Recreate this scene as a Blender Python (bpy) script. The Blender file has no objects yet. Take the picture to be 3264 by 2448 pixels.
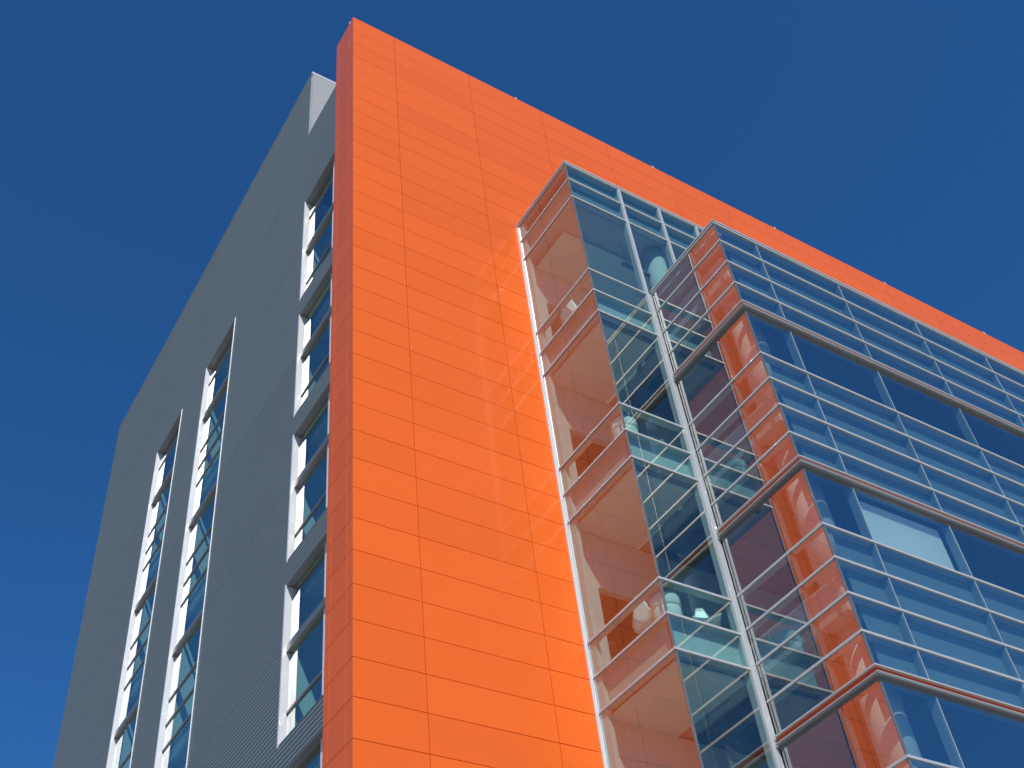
import bpy, bmesh, math, random
from mathutils import Matrix, Vector
random.seed(7)
R = math.radians
scene = bpy.context.scene
col = scene.collection

# ------------------------------------------------------------------ camera
ZT = 32.8                       # height of the orange wall's top edge above the ground
cam_d = bpy.data.cameras.new('camera')
cam = bpy.data.objects.new('camera', cam_d)
col.objects.link(cam)
cam.matrix_world = Matrix((
    (0.8462182407, -0.3193253521, -0.4265512965, -7.0200),
    (-0.5241107342, -0.6431097023, -0.5583169791, -14.1695),
    (-0.0960345114, 0.6960181250, -0.7115730056, ZT - 31.1625),
    (0, 0, 0, 1)))
cam_d.sensor_fit = 'HORIZONTAL'
cam_d.sensor_width = 36.0
cam_d.lens = 36.0 * 3740.4 / 3264.0
cam_d.clip_start = 0.1
cam_d.clip_end = 5000
scene.camera = cam

# ------------------------------------------------------------------ sky and sun
SUN = Vector((0.316, 0.632, -0.7075)).normalized()      # direction the light travels
elev = math.asin(-SUN.z)
azim = math.atan2(-SUN.x, -SUN.y)
world = bpy.data.worlds.new('World')
scene.world = world
world.use_nodes = True
wn = world.node_tree
sky = wn.nodes.new('ShaderNodeTexSky')
sky.sky_type = 'NISHITA'
sky.sun_disc = False
sky.sun_elevation = elev
sky.sun_rotation = azim % (2 * math.pi)
sky.altitude = 0
sky.air_density = 1.0
sky.dust_density = 0.0
sky.ozone_density = 10.0
tint = wn.nodes.new('ShaderNodeMix')
tint.data_type = 'RGBA'
tint.blend_type = 'MULTIPLY'
tint.inputs['Factor'].default_value = 1.0
tint.inputs['B'].default_value = (0.41, 0.90, 1.15, 1)     # deep polarised blue of the day
wn.links.new(sky.outputs[0], tint.inputs['A'])
wn.links.new(tint.outputs['Result'], wn.nodes['Background'].inputs['Color'])
wn.nodes['Background'].inputs['Strength'].default_value = 0.100

sun_d = bpy.data.lights.new('sun', 'SUN')
sun_d.energy = 4.4
sun_d.angle = R(0.53)
sun_d.color = (1.0, 0.955, 0.88)
sun = bpy.data.objects.new('sun', sun_d)
sun.rotation_euler = SUN.to_track_quat('-Z', 'Y').to_euler()
sun.location = (-20, -26, 60)
col.objects.link(sun)

vs = scene.view_settings
vs.view_transform = 'Standard'
vs.look = 'None'
vs.exposure = 0.04
vs.gamma = 1.0
scene.display_settings.display_device = 'sRGB'
cy = scene.cycles
cy.max_bounces = 12
cy.diffuse_bounces = 4
cy.glossy_bounces = 8
cy.transmission_bounces = 8
cy.transparent_max_bounces = 24
cy.caustics_reflective = True
cy.caustics_refractive = False
cy.blur_glossy = 0.20
cy.sample_clamp_indirect = 0.0
cy.use_denoising = True
try:
    cy.denoiser = 'OPENIMAGEDENOISE'
except Exception:
    pass

# ------------------------------------------------------------------ materials
def nodes(m):
    return m.node_tree.nodes, m.node_tree.links

def principled(name, base, rough=0.5, metal=0.0, spec=0.5, var=0.0, noise=0.0, nscale=3.0, bump=0.0, bscale=20.0):
    m = bpy.data.materials.new(name)
    m.use_nodes = True
    n, l = nodes(m)
    b = n['Principled BSDF']
    b.inputs['Roughness'].default_value = rough
    b.inputs['Metallic'].default_value = metal
    b.inputs['Specular IOR Level'].default_value = spec
    b.inputs['Base Color'].default_value = (*base, 1)
    tc = n.new('ShaderNodeTexCoord')
    oi = n.new('ShaderNodeObjectInfo')
    add = n.new('ShaderNodeVectorMath'); add.operation = 'MULTIPLY_ADD'
    l.new(oi.outputs['Random'], add.inputs[0]); add.inputs[1].default_value = (37, 53, 29)
    l.new(tc.outputs['Object'], add.inputs[2])
    if var or noise:
        # value = 1 + var*(rand-.5) + noise*(noise-.5)
        r1 = n.new('ShaderNodeMath'); r1.operation = 'MULTIPLY_ADD'
        l.new(oi.outputs['Random'], r1.inputs[0]); r1.inputs[1].default_value = var; r1.inputs[2].default_value = 1 - var / 2
        tx = n.new('ShaderNodeTexNoise'); tx.inputs['Scale'].default_value = nscale; tx.inputs['Detail'].default_value = 5
        l.new(add.outputs[0], tx.inputs['Vector'])
        r2 = n.new('ShaderNodeMath'); r2.operation = 'MULTIPLY_ADD'
        l.new(tx.outputs['Fac'], r2.inputs[0]); r2.inputs[1].default_value = noise
        r3 = n.new('ShaderNodeMath'); r3.operation = 'SUBTRACT'
        l.new(r1.outputs[0], r3.inputs[0]); r3.inputs[1].default_value = noise / 2
        l.new(r3.outputs[0], r2.inputs[2])
        hs = n.new('ShaderNodeHueSaturation')
        hs.inputs['Color'].default_value = (*base, 1)
        l.new(r2.outputs[0], hs.inputs['Value'])
        l.new(hs.outputs[0], b.inputs['Base Color'])
    if bump:
        t2 = n.new('ShaderNodeTexNoise'); t2.inputs['Scale'].default_value = bscale; t2.inputs['Detail'].default_value = 2
        l.new(add.outputs[0], t2.inputs['Vector'])
        bp = n.new('ShaderNodeBump'); bp.inputs['Strength'].default_value = 1.0; bp.inputs['Distance'].default_value = bump
        l.new(t2.outputs['Fac'], bp.inputs['Height'])
        l.new(bp.outputs[0], b.inputs['Normal'])
    return m

def glass(name, tintc, r0, wave=0.0015, refl=(1, 1, 1)):
    m = bpy.data.materials.new(name)
    m.use_nodes = True
    n, l = nodes(m)
    n.remove(n['Principled BSDF'])
    out = n['Material Output']
    tr = n.new('ShaderNodeBsdfTransparent'); tr.inputs['Color'].default_value = (*tintc, 1)
    gl = n.new('ShaderNodeBsdfGlossy'); gl.inputs['Roughness'].default_value = 0.012
    gl.inputs['Color'].default_value = (*refl, 1)
    oj = n.new('ShaderNodeObjectInfo'); vr = n.new('ShaderNodeMath'); vr.operation = 'MULTIPLY_ADD'
    vr.inputs[1].default_value = 0.12; vr.inputs[2].default_value = 0.88
    l.new(oj.outputs['Random'], vr.inputs[0]); l.new(vr.outputs[0], gl.inputs['Color'])
    mix = n.new('ShaderNodeMixShader')
    lw = n.new('ShaderNodeLayerWeight'); lw.inputs['Blend'].default_value = 0.5
    pw = n.new('ShaderNodeMath'); pw.operation = 'POWER'; pw.inputs[1].default_value = 4.0
    l.new(lw.outputs['Facing'], pw.inputs[0])
    ma = n.new('ShaderNodeMath'); ma.operation = 'MULTIPLY_ADD'; ma.inputs[1].default_value = 1 - r0; ma.inputs[2].default_value = r0
    l.new(pw.outputs[0], ma.inputs[0])
    ge = n.new('ShaderNodeNewGeometry')
    iv = n.new('ShaderNodeMath'); iv.operation = 'SUBTRACT'; iv.inputs[0].default_value = 1.0
    l.new(ge.outputs['Backfacing'], iv.inputs[1])
    mu = n.new('ShaderNodeMath'); mu.operation = 'MULTIPLY'
    l.new(ma.outputs[0], mu.inputs[0]); l.new(iv.outputs[0], mu.inputs[1])
    tc = n.new('ShaderNodeTexCoord'); oi = n.new('ShaderNodeObjectInfo')
    add = n.new('ShaderNodeVectorMath'); add.operation = 'MULTIPLY_ADD'
    l.new(oi.outputs['Random'], add.inputs[0]); add.inputs[1].default_value = (37, 53, 29)
    l.new(tc.outputs['Object'], add.inputs[2])
    tx = n.new('ShaderNodeTexNoise'); tx.inputs['Scale'].default_value = 0.9; tx.inputs['Detail'].default_value = 1.0
    l.new(add.outputs[0], tx.inputs['Vector'])
    bp = n.new('ShaderNodeBump'); bp.inputs['Distance'].default_value = wave; bp.inputs['Strength'].default_value = 1.0
    l.new(tx.outputs['Fac'], bp.inputs['Height'])
    l.new(bp.outputs[0], gl.inputs['Normal'])
    l.new(mu.outputs[0], mix.inputs[0]); l.new(tr.outputs[0], mix.inputs[1]); l.new(gl.outputs[0], mix.inputs[2])
    l.new(mix.outputs[0], out.inputs['Surface'])
    return m

M = {}
M['orange'] = principled('orange_paint', (0.78, 0.132, 0.019), 0.11, 0.0, 0.20, var=0.07, noise=0.06, nscale=1.2, bump=0.0004, bscale=1.6)
M['orange_core'] = principled('orange_reveal', (0.55, 0.07, 0.010), 0.6)
M['siding'] = principled('grey_metal_siding', (0.262, 0.295, 0.290), 0.5, 0.45, 0.5, var=0.05, noise=0.08, nscale=0.7)
M['silver'] = principled('silver_aluminium', (0.47, 0.48, 0.48), 0.5, 0.2, 0.5, noise=0.06, nscale=5)
M['white_trim'] = principled('pale_anodised_trim', (0.80, 0.80, 0.80), 0.4, 0.3, 0.5, noise=0.06, nscale=4)
M['frame'] = principled('grey_window_frame', (0.22, 0.225, 0.22), 0.4, 0.5, 0.5)
M['dark'] = principled('dark_gasket', (0.03, 0.035, 0.04), 0.5)
M['red'] = principled('red_channel', (0.62, 0.075, 0.012), 0.4, 0.0, noise=0.1)
M['white'] = principled('white_interior', (0.78, 0.77, 0.74), 0.8, noise=0.04)
M['ceil'] = principled('ceiling_tile', (0.68, 0.70, 0.66), 0.85, noise=0.04)
M['slab'] = principled('carpeted_slab', (0.46, 0.46, 0.43), 0.85, noise=0.15)
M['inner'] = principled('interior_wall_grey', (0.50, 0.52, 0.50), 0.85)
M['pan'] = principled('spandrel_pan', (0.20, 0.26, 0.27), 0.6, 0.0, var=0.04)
M['lining'] = principled('white_lining', (0.52, 0.53, 0.50), 0.8)
M['pan_pale'] = principled('pale_slab_cover', (0.43, 0.47, 0.46), 0.6)
M['pan_dark'] = principled('side_pan_and_dim_room', (0.10, 0.11, 0.11), 0.6)  # side pans; also painted shade on ceilings and wall behind second bay
M['band'] = principled('grey_band_metal', (0.30, 0.30, 0.29), 0.45, 0.3)
M['flash'] = principled('joint_flashing', (0.14, 0.16, 0.165), 0.5, 0.3)
M['core'] = principled('building_core', (0.25, 0.25, 0.25), 0.9)
M['roof'] = principled('roof_membrane', (0.45, 0.45, 0.44), 0.9, noise=0.1)
M['base'] = principled('base_stone', (0.30, 0.29, 0.27), 0.8, noise=0.2)
M['ground'] = principled('plaza_paving', (0.30, 0.29, 0.27), 0.85, noise=0.25, nscale=0.4)
M['blind'] = principled('roller_blind_fabric', (0.80, 0.80, 0.78), 0.9)
M['cushion'] = principled('white_upholstery', (0.86, 0.86, 0.80), 0.7, noise=0.08, nscale=8)
M['shell'] = principled('white_moulded_shell', (0.80, 0.80, 0.76), 0.35)
M['glass1'] = glass('teal_vision_glass', (0.82, 0.95, 0.93), 0.25)
M['glass2'] = glass('blue_coated_glass', (0.84, 0.94, 0.95), 0.39)
M['glass3'] = glass('window_glass', (0.74, 0.90, 0.88), 0.24)
M['wrap'] = glass('clear_plastic_wrap', (0.95, 0.96, 0.95), 0.14, wave=0.05)

# ------------------------------------------------------------------ mesh helpers
def tag(o, label=None, cat=None, group=None, kind=None):
    if label: o['label'] = label
    if cat: o['category'] = cat
    if group: o['group'] = group
    if kind: o['kind'] = kind
    return o

def obj(name, mesh, mat, parent=None, loc=(0, 0, 0), rz=0.0):
    o = bpy.data.objects.new(name, mesh)
    col.objects.link(o)
    if mat is not None and mesh is not None and not mesh.materials:
        mesh.materials.append(mat)
    o.location = loc
    o.rotation_euler = (0, 0, rz)
    o.parent = parent
    return o

def empty(name, loc=(0, 0, 0), rz=0.0):
    o = bpy.data.objects.new(name, None)
    o.empty_display_size = 0.3
    col.objects.link(o)
    o.location = loc
    o.rotation_euler = (0, 0, rz)
    return o

BF = ((0, 3, 2, 1), (4, 5, 6, 7), (0, 1, 5, 4), (1, 2, 6, 5), (2, 3, 7, 6), (3, 0, 4, 7))
def box_geo(boxes, off=(0, 0, 0)):
    v, f = [], []
    for (x0, x1, y0, y1, z0, z1) in boxes:
        b = len(v)
        for z in (z0, z1):
            for (x, y) in ((x0, y0), (x1, y0), (x1, y1), (x0, y1)):
                v.append((x - off[0], y - off[1], z - off[2]))
        f += [tuple(i + b for i in q) for q in BF]
    return v, f

cache = {}
def box(name, mat, x0, x1, y0, y1, z0, z1, parent=None, rel=True):
    """one box; alike boxes share their mesh.  z is relative to the orange wall's top edge"""
    if rel:
        z0 += ZT; z1 += ZT
    key = (round(x1 - x0, 3), round(y1 - y0, 3), round(z1 - z0, 3), M[mat].name)
    if key not in cache:
        hx, hy, hz = key[0] / 2, key[1] / 2, key[2] / 2
        v, f = box_geo([(-hx, hx, -hy, hy, -hz, hz)])
        me = bpy.data.meshes.new(name)
        me.from_pydata(v, [], f)
        me.materials.append(M[mat])
        cache[key] = me
    return obj(name, cache[key], None, parent, ((x0 + x1) / 2, (y0 + y1) / 2, (z0 + z1) / 2))

def boxes(name, mat, lst, parent=None):
    lst = [(a, b, c, d, e + ZT, f + ZT) for (a, b, c, d, e, f) in lst]
    v, f = box_geo(lst)
    me = bpy.data.meshes.new(name)
    me.from_pydata(v, [], f)
    return obj(name, me, M[mat], parent)

def lathe(name, mat, prof, parent=None, loc=(0, 0, 0), seg=40, smooth=True):
    v, f = [], []
    for (r, z) in prof:
        for i in range(seg):
            a = 2 * math.pi * i / seg
            v.append((r * math.cos(a), r * math.sin(a), z))
    for k in range(len(prof) - 1):
        for i in range(seg):
            j = (i + 1) % seg
            f.append((k * seg + i, k * seg + j, (k + 1) * seg + j, (k + 1) * seg + i))
    f.append(tuple(reversed(range(seg))))
    f.append(tuple((len(prof) - 1) * seg + i for i in range(seg)))
    me = bpy.data.meshes.new(name)
    me.from_pydata(v, [], f)
    if smooth:
        for p in me.polygons:
            p.use_smooth = len(p.vertices) == 4
    return obj(name, me, M[mat], parent, loc)

# ------------------------------------------------------------------ ground
gv = [(-1500, -1500, 0), (1500, -1500, 0), (1500, 1500, 0), (-1500, 1500, 0)]
gm = bpy.data.meshes.new('ground'); gm.from_pydata(gv, [], [(0, 1, 2, 3)])
tag(obj('ground', gm, M['ground']), kind='structure')

# ------------------------------------------------------------------ the building
B = empty('office_building')
tag(B, 'modern office building with orange panel wall, grey ribbed wing and projecting blue glass bays', 'building')

ZB = -26.6              # below this (out of the photograph) the building has a plain base
XR = 36.0               # right end of the orange wall
C1, D1 = 4.665, -2.212  # outer corner of the first glass bay
C2, D2 = 6.412, -4.493  # outer corner of the second glass bay
BX1, BX2 = 10.04, 22.62 # right ends of the bays
GX, GYB, GY1 = 0.604, 22.80, 4.17    # grey wall plane, its rear corner, the step in its parapet
HP = 0.696
zrow = lambda k: -0.034 - HP * k
XS = [0.0, 1.295, 3.765, 6.290, 8.76, 11.22, 13.65, 16.06, 18.467, 20.967, 23.467, 25.967, 28.467, 30.967, 33.467, XR]

# --- orange wall: backing with panels hung on it
wall = boxes('orange_wall', 'orange_core', [
    (0.046, 4.605, 0.046, 1.00, ZB, -0.05),
    (4.605, 10.3, 0.046, 0.60, -8.30, -0.052),
    (10.3, 23.0, 0.046, 0.60, -12.3, -0.052),
    (23.0, XR - 0.03, 0.046, 0.60, ZB, -0.052)], B)
g = 0.006
def panel(c0, c1, k):
    zt = 0.0 if k == 0 else zrow(k) - g
    zb = zrow(k + 1) + g
    xa = c0 if c0 == 0 else c0 + g
    xb = c1 - (g if c1 < XR else 0)
    p = box('orange_panel', 'orange', xa, xb, 0.0, 0.04, zb, zt, wall)
    p.rotation_euler = (random.gauss(0, 0.0012), 0, random.gauss(0, 0.0005))
for ci in range(len(XS) - 1):
    a, b = XS[ci], XS[ci + 1]
    for k in range(38):
        if ci < 2:
            panel(a, b, k)
        elif ci == 2:
            panel(a, b if k < 10 else C1 - 0.042 + g, k)
        elif k < 10 and b < 31:
            panel(a, b, k)
# panels hidden behind the bays or out of the picture: one sheet of the same geometry
rest = []
for ci in range(3, len(XS) - 1):
    a, b = XS[ci], XS[ci + 1]
    for k in range(38):
        if (k < 10 and b < 31):
            continue
        if b < 10.2 and k >= 10: continue
        if b < 23.6 and k >= 16: continue
        rest.append((a + g, b - g, 0.0, 0.04, zrow(k + 1) + g, (0 if k == 0 else zrow(k) - g)))
tag(boxes('far_orange_panels', 'orange', rest, wall), kind='stuff')
# end of the wall: a wide panel between two narrow strips, coursed with the front
for k in range(38):
    zt = 0.0 if k == 0 else zrow(k) - g
    zb = zrow(k + 1) + g
    for (ya, yb) in ((0.04, 0.228), (0.240, 0.846), (0.858, 1.04)):
        box('end_panel', 'orange', 0.0, 0.04, ya, yb, zb, zt, wall)
boxes('coping', 'orange', [(0.0, XR, 0.0, 1.04, 0.003, 0.022)], wall)
for x in (0.02, 5.461, 10.678, 15.893, 21.178, 26.464, 31.7):
    y = 0.24 if x < 1 else 0.03
    lathe('lightning_rod', 'white_trim', [(0.03, 0), (0.03, 0.03), (0.014, 0.04), (0.011, 0.12), (0.004, 0.15)], wall, (x if x > 1 else 0.02, y, ZT + 0.022), 10)

# --- grey wing
wing = boxes('grey_wing', 'core', [
    (GX + 0.42, 5.0, 22.3, GYB - 0.03, ZB, 3.80),
    (GX + 0.10, 22.0, GY1 + 0.06, GYB - 0.03, -2.9, 3.80),
    (GX + 0.10, 5.0, 1.05, GY1 + 0.05, -3.0, 0.10)], B)
boxes('roof', 'roof', [(GX + 0.02, 30, GY1 + 0.03, GYB, 3.80, 3.88)], wing)

PITCH, DEP = 0.1, 0.034
def siding(name, a0, a1, z0, z1, parent, axis='y', plane=GX, sgn=-1, mat='siding'):
    """one ribbed sheet: ribs run along `axis`, the sheet faces -x (axis y) or -y (axis x)"""
    pts = []
    k = math.floor(z0 / PITCH)
    pts.append((z0, 0.0))
    while k * PITCH < z1:
        b = k * PITCH
        for (dz, d) in ((0.012, 0), (0.024, DEP), (0.078, DEP), (0.090, 0)):
            z = b + dz
            if z0 + 0.004 < z < z1 - 0.004:
                pts.append((z, d))
        k += 1
    pts.append((z1, 0.0))
    v, f = [], []
    for (z, d) in pts:
        p = plane + sgn * d
        for a in (a0, a1):
            v.append((p, a, z + ZT) if axis == 'y' else (a, p, z + ZT))
    n = len(pts)
    for i in range(n - 1):
        q = (2 * i, 2 * i + 1, 2 * i + 3, 2 * i + 2)
        f.append(q if axis == 'x' else tuple(reversed(q)))
    # turned back edges so that the sheet has thickness
    bk = plane + 0.04
    b0 = len(v)
    for (z) in (z0, z1):
        for a in (a0, a1):
            v.append((bk, a, z + ZT) if axis == 'y' else (a, bk, z + ZT))
    f += [(b0, b0 + 1, 1, 0), (2 * n - 2, 2 * n - 1, b0 + 3, b0 + 2), (b0 + 2, b0 + 3, b0 + 1, b0)]
    f += [tuple([b0] + [2 * i for i in range(n)] + [b0 + 2]), tuple([b0 + 1] + [2 * i + 1 for i in range(n)] + [b0 + 3])]
    me = bpy.data.meshes.new(name)
    me.from_pydata(v, [], f)
    bm = bmesh.new(); bm.from_mesh(me); bmesh.ops.recalc_face_normals(bm, faces=bm.faces); bm.to_mesh(me); bm.free()
    return obj(name, me, M[mat], parent)

YR0, YR1 = 1.25, 4.20          # window bands of the grey wall (near jamb, far jamb)
YB0, YB1 = 9.27, 11.64
YA0, YA1 = 13.75, 16.08
HEADS = -3.10
joints = [3.86, -1.30, -5.50, -9.70, -13.90, -18.10, -22.30, ZB]
jg = 0.0095
yc = [1.0, YR0, YR1, YB0 - 0.03, YB1, YA0 - 0.03, YA1, GYB]
rwin = [(-7.60 - 4.2 * k, -3.30 if k == 0 else -7.60 - 4.2 * k + 3.60) for k in range(5)]
for i in range(len(joints) - 1):
    zt, zb = joints[i] - (jg if i else 0), joints[i + 1] + jg
    for j in range(len(yc) - 1):
        a0, a1 = yc[j], yc[j + 1]
        segs = [(zb, zt)]
        if j == 1 or j == 0:
            # front part: lower parapet; cut by the right-hand windows
            top = 0.21
            segs = [(zb, min(zt, top))]
            if j == 1:
                new = []
                cuts = [(s, h) for (s, h) in rwin]
                for (p, q) in segs:
                    cur = q
                    for (s, h) in cuts:
                        if h < p or s > cur: continue
                        if cur > h: new.append((h, cur))
                        cur = min(cur, s)
                    if cur > p: new.append((p, cur))
                segs = [x for x in new if x[1] - x[0] > 0.03]
        if j in (3, 5):
            segs = [(max(zb, HEADS), zt)] if zt > HEADS else []
        if j == 2:
            pass
        for (p, q) in segs:
            if q - p > 0.03:
                siding('siding_panel', a0 + 0.002, a1 - 0.002, p, q, wing)
for z in joints[1:-1]:
    for j in (2, 3, 4, 5, 6):
        if j in (3, 5) and z < HEADS: continue
        box('joint_flashing', 'flash', GX - 0.036, GX + 0.03, yc[j] + 0.003, yc[j + 1] - 0.003, z - 0.009, z + 0.009, wing)
# south face of the taller rear part and its trims
for i, (p, q) in enumerate(((0.0, 1.9), (1.912, 3.80))):
    siding('south_siding_panel', GX + 0.001, 14.0, p, q, wing, axis='x', plane=GY1 - 0.001, mat='silver')  # paler metal than the wing siding: sunlit brightness put into the colour
box('parapet_cap', 'silver', GX - 0.035, 14.0, GY1 - 0.045, GY1 + 0.02, 3.80, 3.93, wing)
box('parapet_cap', 'siding', GX - 0.035, GX + 0.3, GY1 + 0.021, GYB, 3.86, 3.925, wing)
box('parapet_cap', 'siding', GX - 0.03, GX + 0.3, 1.05, GY1 - 0.046, 0.21, 0.25, wing)
# things on the wing's roof edge
for y in (7.4, 13.6, 19.4):
    lathe('lightning_rod', 'silver', [(0.03, 0), (0.03, 0.02), (0.010, 0.03), (0.008, 0.14), (0.004, 0.15)], wing, (GX, y, ZT + 3.925), 10)

# --- windows of the grey wall
PX = 0.722                     # the glass stands 12 cm behind the wall face
def strip_window(ya, yb, zh, zs, thick, thin, vmul=()):
    w = boxes('window', 'white_trim', [(GX - 0.038, PX + 0.06, yb - 0.026, yb + 0.03, zs, zh)], B)   # far jamb lining
    boxes('near_jamb', 'white_trim', [(GX - 0.050, PX + 0.06, ya - 0.03, ya, zs, zh)], w)
    box('head', 'frame', GX - 0.028, PX + 0.05, ya + 0.001, yb - 0.027, zh - 0.03, zh, w)
    box('sill', 'frame', GX - 0.033, PX + 0.05, ya + 0.001, yb - 0.027, zs, zs + 0.035, w)
    levels = [(zh - 0.03, zh - 0.03)]
    bars = sorted([(t, 'thick') for t in thick] + [(t, 'thin') for t in thin], reverse=True)
    for (t, kind) in bars:
        if kind == 'thick':
            boxes('deep_transom', 'frame', [(0.640, PX + 0.04, ya + 0.001, yb - 0.028, t, t + 0.15), (0.652, PX + 0.04, ya + 0.001, yb - 0.028, t + 0.160, t + 0.20)], w)
            levels.append((t + 0.20, t))
        else:
            box('transom', 'frame', 0.692, PX + 0.04, ya + 0.001, yb - 0.028, t, t + 0.045, w)
            levels.append((t + 0.045, t))
    levels.append((zs + 0.035, zs + 0.035))
    ys = [ya + 0.002] + sorted(vmul) + [yb - 0.027]
    for y in vmul:
        box('mullion', 'white_trim', 0.690, PX + 0.045, y - 0.03, y + 0.03, zs + 0.036, zh - 0.031, w)
    for i in range(len(levels) - 1):
        z1, z0 = levels[i][1], levels[i + 1][0]
        for j in range(len(ys) - 1):
            a = ys[j] + (0.031 if j else 0)
            b = ys[j + 1] - (0.031 if j + 1 < len(ys) - 1 else 0)
            box('pane', 'glass3', PX, PX + 0.022, a, b, z0, z1, w)
    return w
for k, (s, h) in enumerate(rwin):
    strip_window(YR0, YR1, h, s, [s + 2.02], [s + 0.70] + ([-4.03] if k == 0 else []), vmul=(2.58,))
TH = [-5.42 - 4.2 * k for k in range(5)]
TN = [-3.86] + [z - 4.2 * k for k in range(5) for z in (-6.71, -7.40, -8.08)]
strip_window(YB0, YB1, HEADS, -25.9, TH, TN)
strip_window(YA0, YA1, HEADS, -25.9, TH, TN)

# --- floors, ceilings and walls inside
FLOORS = [-7.60, -11.80, -16.00, -20.20, -24.40]
for i, zf in enumerate(FLOORS):
    zb = zf - 0.66
    parts = [(GX + 0.34, 22.0, 1.0, 22.2, zb, zf)]
    if i == 0:
        parts += [(4.80, BX1 - 0.1, D1 + 0.20, 0.99, zb, zf)]
    else:
        parts += [(4.80, C2 - 0.02, D1 + 0.22, 0.99, zb, zf), (C2 + 0.22, BX2 - 0.1, D2 + 0.26, 0.99, zb + 0.001, zf - 0.001)]
    boxes('floor_slab', 'slab', parts, B)
    ce = [(5.05, BX1 - 0.15, -1.23, 2.9, zb - 0.12, zb - 0.06)] if i == 0 else [(4.84, C2 - 0.05, D1 + 0.26, 2.9, zb - 0.12, zb - 0.06)]
    boxes('ceiling', 'ceil', ce, B)
    if i:
        boxes('ceiling', 'pan_dark', [(C2 + 0.4, BX2 - 0.15, D2 + 0.9, 2.9, zb - 0.13, zb - 0.05)], B)  # dark colour stands in for the shade of the dim rooms
    boxes('room_ceiling', 'ceil', [(GX + 0.36, 4.4, 1.1, 22.1, zb - 0.06, zb - 0.01)], B)
    # head of the opening behind the bays
    boxes('bulkhead', 'lining', [(5.17, 9.9 if i == 0 else 22.0, -0.03, 0.12, zb - 1.42, zb - 0.125)], B)
boxes('interior_wall', 'lining', [(4.61, 5.17, -0.02, 1.0, ZB, -8.31)], B)
boxes('interior_wall', 'inner', [(4.45, 4.60, 1.01, 22.2, ZB, -8.3)], B)
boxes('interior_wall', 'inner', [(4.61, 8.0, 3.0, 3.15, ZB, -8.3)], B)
boxes('interior_wall', 'pan_dark', [(8.0, 22.0, 3.0, 3.15, ZB, -8.3)], B)  # darker length of the back wall, room shade put into its colour
for y in (YR1 + 0.5, YB1 + 0.5, YA1 + 0.5, 7.6):
    boxes('partition', 'white', [(GX + 0.36, 4.44, y, y + 0.10, ZB, -3.05)], B)
boxes('room_ceiling', 'ceil', [(GX + 0.36, 4.4, 1.1, 22.1, -3.0, -2.92)], B)
boxes('base_wall', 'base', [(0.05, 24, -1.9, 1.1, -ZT + 0.0, ZB - 0.05), (0.7, 24, 1.101, 22.7, -ZT, ZB - 0.06), (24.0, XR - 0.05, 0.05, 1.1, -ZT, ZB - 0.05)], B)

# --- glass bays
def rails(bay, c, d, xr, z, h=0.044, e=0.020, yback=-0.05, mat='silver', din=0.14):
    """one horizontal cap round the corner: front piece and left piece"""
    box('rail', mat, c - e, xr, d - e, d + din, z - h / 2, z + h / 2, bay)
    box('rail', mat, c - e, c + din, d + din, yback, z - h / 2, z + h / 2, bay)

# first bay (narrow, nearer the orange corner)
L1 = [-6.985, -7.61, -8.33, -11.09, -11.805, -12.505, -15.29, -16.0, -16.70, -19.49, -20.2, -20.89, -23.69, -24.4, -25.10, -26.5]
SP1 = {0, 1, 4, 7, 10, 13}
e = 0.05
bay1 = boxes('glass_bay', 'roof', [(C1 + 0.15, BX1 - 0.02, D1 + 0.15, -0.004, -7.10, -7.03)], B)
def cap(bay, c, d, xr, zt, yback):
    for (za, zb2, ee) in ((zt - 0.040, zt, 0.040), (zt - 0.100, zt - 0.055, 0.026)):
        boxes('parapet_cap', 'silver', [(c - ee, xr, d - ee, d + 0.14, za, zb2), (c - ee, c + 0.14, d + 0.14, yback, za, zb2)], bay)
    boxes('cap_joint', 'dark', [(c - 0.01, xr, d - 0.01, d + 0.12, zt - 0.055, zt - 0.040), (c - 0.01, c + 0.12, d + 0.12, yback, zt - 0.055, zt - 0.040)], bay)
cap(bay1, C1, D1, BX1, -6.885, -0.004)
m1a, m1b = 6.250, 6.322
MX = [(m1a, m1b), (7.525, 7.590), (8.757, 8.820)]
hr = 0.022
for i, z in enumerate(L1[1:], 1):
    xr = BX1 if z > -10.9 else C2 - 0.006
    rails(bay1, C1, D1, xr, z, yback=-0.006)
for i in range(len(L1) - 1):
    z1, z0 = L1[i] - hr, L1[i + 1] + hr
    if i == 0: z1 = -6.987
    high = z0 > -11.2
    xs = [(C1, m1a)]
    if i < 2: xs += [(m1b, 7.525), (7.590, 8.757), (8.820, BX1 - 0.06)]
    elif i == 2: xs += [(m1b, 7.525), (7.590, 8.757), (8.820, BX1 - 0.06)]
    for (a, b) in xs:
        box('pane', 'glass1', a + 0.002, b - 0.001, D1, D1 + 0.022, z0, z1, bay1)
    box('pane', 'glass1', C1, C1 + 0.022, D1 + 0.024, -0.004, z0, z1, bay1)
    if i in SP1:
        for (a, b) in xs:
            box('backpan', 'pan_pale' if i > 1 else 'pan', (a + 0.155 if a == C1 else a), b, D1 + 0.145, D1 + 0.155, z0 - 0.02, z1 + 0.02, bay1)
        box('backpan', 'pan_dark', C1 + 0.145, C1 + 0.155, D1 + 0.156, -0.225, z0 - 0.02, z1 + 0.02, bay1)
zl = L1[-1]
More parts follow.
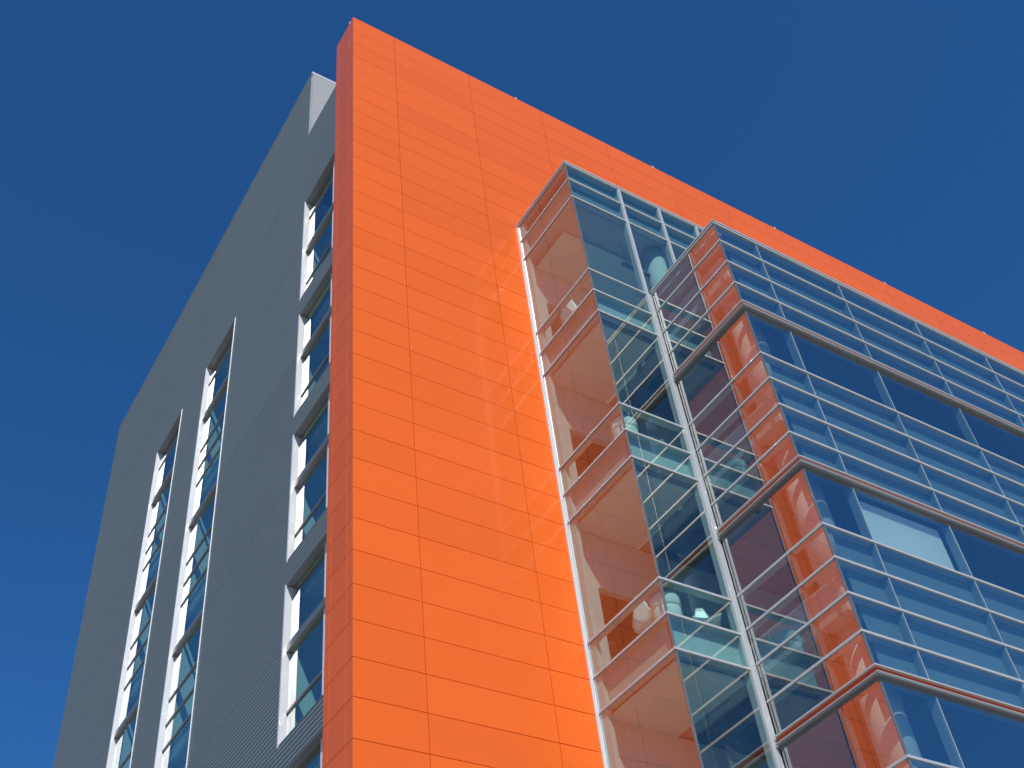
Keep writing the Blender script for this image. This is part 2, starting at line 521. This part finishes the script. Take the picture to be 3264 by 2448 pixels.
# uprights: first runs the whole height, the others only above the second bay
box('mullion', 'silver', m1a, m1b, D1 - 0.030, D1 + 0.16, zl, -6.988, bay1)
for (a, b) in MX[1:]:
    box('mullion', 'silver', a, b, D1 - 0.030, D1 + 0.16, -11.05, -6.988, bay1)
box('end_panel_right', 'silver', BX1 - 0.06, BX1, D1 - 0.04, -0.004, -11.05, -6.988, bay1).name = 'side_panel'
box('corner_post', 'frame', C1 - 0.006, C1 + 0.03, D1 - 0.006, D1 + 0.03, zl, -6.989, bay1)
box('jamb_trim', 'white_trim', C1 - 0.040, C1 - 0.004, -0.050, -0.003, zl, -6.989, bay1)
box('wall_mullion', 'lining', C1 + 0.026, C1 + 0.13, -0.22, -0.004, zl, -6.989, bay1)
box('gasket', 'dark', m1b, m1b + 0.014, D1 + 0.02, D1 + 0.10, zl, -11.06, bay1)
box('end_mullion', 'silver', m1b + 0.014, C2 - 0.003, D1 - 0.016, D1 + 0.12, zl, -11.06, bay1)

# second bay (large, in front)
CAP2 = -10.965
FL = [-13.715, -17.915, -22.125, -26.33]
rows2 = []          # (top, bottom, spandrel)
lev2 = [-11.665, -12.375, -13.065]
tops = [CAP2 - 0.101] + [z - hr for z in lev2]
bots = [z + hr for z in lev2] + [FL[0] + 0.0]
for t, b in zip(tops, bots): rows2.append((t, b, True))
allrails = list(lev2)
for k in range(3):
    zs = [-15.19 - 4.2 * k, -15.885 - 4.2 * k, -16.585 - 4.2 * k, -17.295 - 4.2 * k]
    allrails += zs
    rows2.append((FL[k] - 0.225, zs[0] + hr, False))
    for i in range(3): rows2.append((zs[i] - hr, zs[i + 1] + hr, True))
    rows2.append((zs[3] - hr, FL[k + 1], True))
NX = [7.62, 10.115, 12.645, 15.14, 17.635, 20.13]
mw = 0.028
YJ = -3.66
zl2 = FL[3] - 0.20
bay2 = boxes('glass_bay', 'roof', [(C2 + 0.15, BX2 - 0.02, D2 + 0.15, D1 - 0.06, -11.16, -11.09), (m1b + 0.2, BX2 - 0.02, D1 - 0.06, -0.03, -11.17, -11.10)], B)
cap(bay2, C2, D2, BX2, CAP2, D1 - 0.046)
for z in allrails:
    rails(bay2, C2, D2, BX2, z, yback=D1 - 0.046)
for zf in FL:
    # projecting band: two silver lips with a red channel between, grey soffit and head frame
    def ring(e0, za, zb2, din):
        return [(C2 - e0, BX2, D2 - e0, D2 + din, za, zb2), (C2 - e0, C2 + din, D2 + din, D1 - 0.046, za, zb2)]
    boxes('sunshade_band', 'silver', ring(0.072, zf - 0.024, zf, 0.10) + ring(0.088, zf - 0.152, zf - 0.137, 0.10), bay2)
    boxes('band_soffit', 'band', ring(0.080, zf - 0.176, zf - 0.152, 0.11), bay2)
    e0 = 0.022
    boxes('band_channel', 'red', [(C2 - e0, BX2, D2 - e0, D2 + 0.09, zf - 0.137, zf - 0.024), (C2 - e0, C2 + 0.09, D2 + 0.09, D1 - 0.046, zf - 0.137, zf - 0.024)], bay2)
    e0 = 0.012
    boxes('head_frame', 'frame', [(C2 - e0, BX2, D2 - e0, D2 + 0.12, zf - 0.225, zf - 0.176), (C2 - e0, C2 + 0.12, D2 + 0.12, D1 - 0.046, zf - 0.225, zf - 0.176)], bay2)
cells = [C2] + NX + [BX2]
for r, (t, b, spn) in enumerate(rows2):
    for i in range(len(cells) - 1):
        a = cells[i] + (0.004 if i else 0.001)
        c = cells[i + 1] - 0.004
        box('pane', 'glass2', a, c, D2, D2 + 0.022, b, t, bay2).rotation_euler = (random.gauss(0, 0.0015), 0, random.gauss(0, 0.0006))
        if spn:
            box('backpan', 'pan', (a + 0.36 if i == 0 else a + mw), c - mw, D2 + 0.145, D2 + 0.155, b - 0.02, t + 0.02, bay2)  # corner pan cut short: an added gap that lets sun reach the column
    for (ya, yb) in ((D2 + 0.024, YJ - 0.006), (YJ + 0.006, D1 - 0.05)):
        box('pane', 'glass2', C2, C2 + 0.022, ya, yb, b, t, bay2)
for x in NX:
    box('mullion', 'pan', x - mw, x + mw, D2 + 0.024, D2 + 0.17, zl2, CAP2 - 0.102, bay2)
    box('glazing_joint', 'silver', x - 0.0035, x + 0.0035, D2 - 0.005, D2 + 0.023, zl2, CAP2 - 0.102, bay2)
boxes('mullion', 'frame', [(C2 + 0.024, C2 + 0.09, YJ - 0.02, YJ + 0.02, zl2, CAP2 - 0.102), (C2 - 0.006, C2 + 0.023, YJ - 0.0055, YJ + 0.0055, zl2, CAP2 - 0.102)], bay2)
box('corner_post', 'frame', C2 - 0.006, C2 + 0.03, D2 - 0.006, D2 + 0.03, zl2, CAP2 - 0.103, bay2)
box('side_panel', 'silver', BX2, BX2 + 0.06, D2 - 0.04, -0.004, zl2, CAP2, bay2)
box('bay_soffit', 'silver', C2 + 0.01, BX2 - 0.01, D2 + 0.01, -1.91, zl2 - 0.10, zl2 - 0.002, bay2)
box('bay_soffit', 'silver', C1 + 0.01, C2 + 0.005, D1 + 0.01, -1.91, zl2 - 0.10, zl - 0.03, bay1)
# a drawn blind behind one of the vision panes
box('roller_blind', 'blind', NX[0] + 0.06, NX[1] - 0.14, D2 + 0.19, D2 + 0.196, -19.36, -18.2, B)

# --- columns inside
def column(x, y, r, z0, z1):
    lathe('column', 'lining', [(r, z0), (r, z1)], B, (x, y, ZT), 48)
column(7.48, -1.66, 0.27, -11.80, -8.27)
for i in range(1, 4):
    column(7.25, -3.75, 0.31, FLOORS[i + 1], FLOORS[i] - 0.665)

# ------------------------------------------------------------------ furniture behind the glass
def ottoman(x, y, z, rz, label):
    t = empty('wrapped_ottoman', (x, y, z + ZT), rz)
    tag(t, label, 'ottoman', 'plastic wrapped ottomans behind the glass corner')
    lathe('base', 'cushion', [(0.20, 0.0), (0.23, 0.02), (0.24, 0.20), (0.235, 0.24)], t, (0, 0, 0), 28)
    lathe('cushion', 'cushion', [(0.235, 0.245), (0.255, 0.27), (0.255, 0.38), (0.23, 0.41), (0.10, 0.42)], t, (0, 0, 0), 28)
    # loose clear wrap: a crumpled sleeve with a gathered top
    seg, prof = 40, [(0.27, 0.01), (0.285, 0.15), (0.29, 0.30), (0.285, 0.42), (0.22, 0.47), (0.10, 0.475), (0.02, 0.47)]
    v, f = [], []
    rnd = random.Random(int(x * 100) + int(z * 10))
    for (r, h) in prof:
        for i in range(seg):
            a = 2 * math.pi * i / seg
            rr = r * (1 + rnd.uniform(-0.035, 0.05))
            v.append((rr * math.cos(a), rr * math.sin(a), h + rnd.uniform(-0.012, 0.012)))
    for k in range(len(prof) - 1):
        for i in range(seg):
            j = (i + 1) % seg
            f.append((k * seg + i, k * seg + j, (k + 1) * seg + j, (k + 1) * seg + i))
    me = bpy.data.meshes.new('plastic_wrap'); me.from_pydata(v, [], f)
    obj('plastic_wrap', me, M['wrap'], t)
    t.scale = (1.05, 1.05, 1.45)
    return t
ottoman(5.00, D1 + 0.36, -16.0, 0.2, 'plastic wrapped round ottoman at the glass corner, upper one')
ottoman(5.02, D1 + 0.36, -20.2, 0.9, 'plastic wrapped round ottoman at the glass corner, lower one')

def shell_chair(x, y, z, rz, label):
    t = empty('shell_chair', (x, y, z + ZT), rz)
    tag(t, label, 'chair', 'white shell chairs on the bay floors')
    # shell: a swept seat that rises into a pointed back
    n, mseg = 12, 8
    v, f = [], []
    for i in range(n + 1):
        s = i / n
        for j in range(mseg + 1):
            u = (j / mseg - 0.5) * 2
            w = 0.25 * (1 - 0.75 * max(0, s - 0.45) / 0.55)
            yy = -0.25 + 0.46 * min(1, s / 0.5) + 0.10 * max(0, s - 0.5)
            zz = 0.40 + 0.02 * math.cos(s * 6) + (0.55 * max(0, s - 0.42) / 0.58) ** 1.0 + 0.07 * u * u * (1 - s)
            v.append((u * w, yy, zz))
    for i in range(n):
        for j in range(mseg):
            a = i * (mseg + 1) + j
            f.append((a, a + 1, a + mseg + 2, a + mseg + 1))
    me = bpy.data.meshes.new('seat_shell'); me.from_pydata(v, [], f)
    for p in me.polygons: p.use_smooth = True
    o = obj('seat_shell', me, M['shell'], t)
    sm = o.modifiers.new('thickness', 'SOLIDIFY'); sm.thickness = 0.022
    lathe('pedestal', 'silver', [(0.24, 0.0), (0.24, 0.012), (0.05, 0.03), (0.028, 0.08), (0.028, 0.36), (0.09, 0.40)], t, (0, 0, 0), 24)
    return t
shell_chair(5.15, -1.25, -20.2, 1.9, 'white pointed shell chair on the lower bay floor, left of the ottoman')
shell_chair(6.02, -1.72, -20.2, -0.6, 'white pointed shell chair on the lower bay floor, beside the bright mullion')
shell_chair(5.98, -1.62, -16.0, 0.5, 'white pointed shell chair on the upper bay floor, beside the bright mullion')
shell_chair(5.05, -0.95, -11.8, 2.3, 'white pointed shell chair on the top bay floor near the orange wall')

lampo = empty('pendant_lamp', (7.0, -1.62, ZT - 8.45))
tag(lampo, 'slim dark linear pendant lamp beneath the top bay ceiling', 'lamp')
def pb(name, mat, *b):
    v, f = box_geo([b]); me = bpy.data.meshes.new(name); me.from_pydata(v, [], f); obj(name, me, M[mat], lampo)
pb('housing', 'frame', -0.62, 1.75, -0.05, 0.05, -0.80, -0.74)
pb('rod', 'frame', -0.5, -0.49, -0.005, 0.005, -0.74, 0.18)
pb('rod', 'frame', 1.6, 1.61, -0.005, 0.005, -0.74, 0.18)
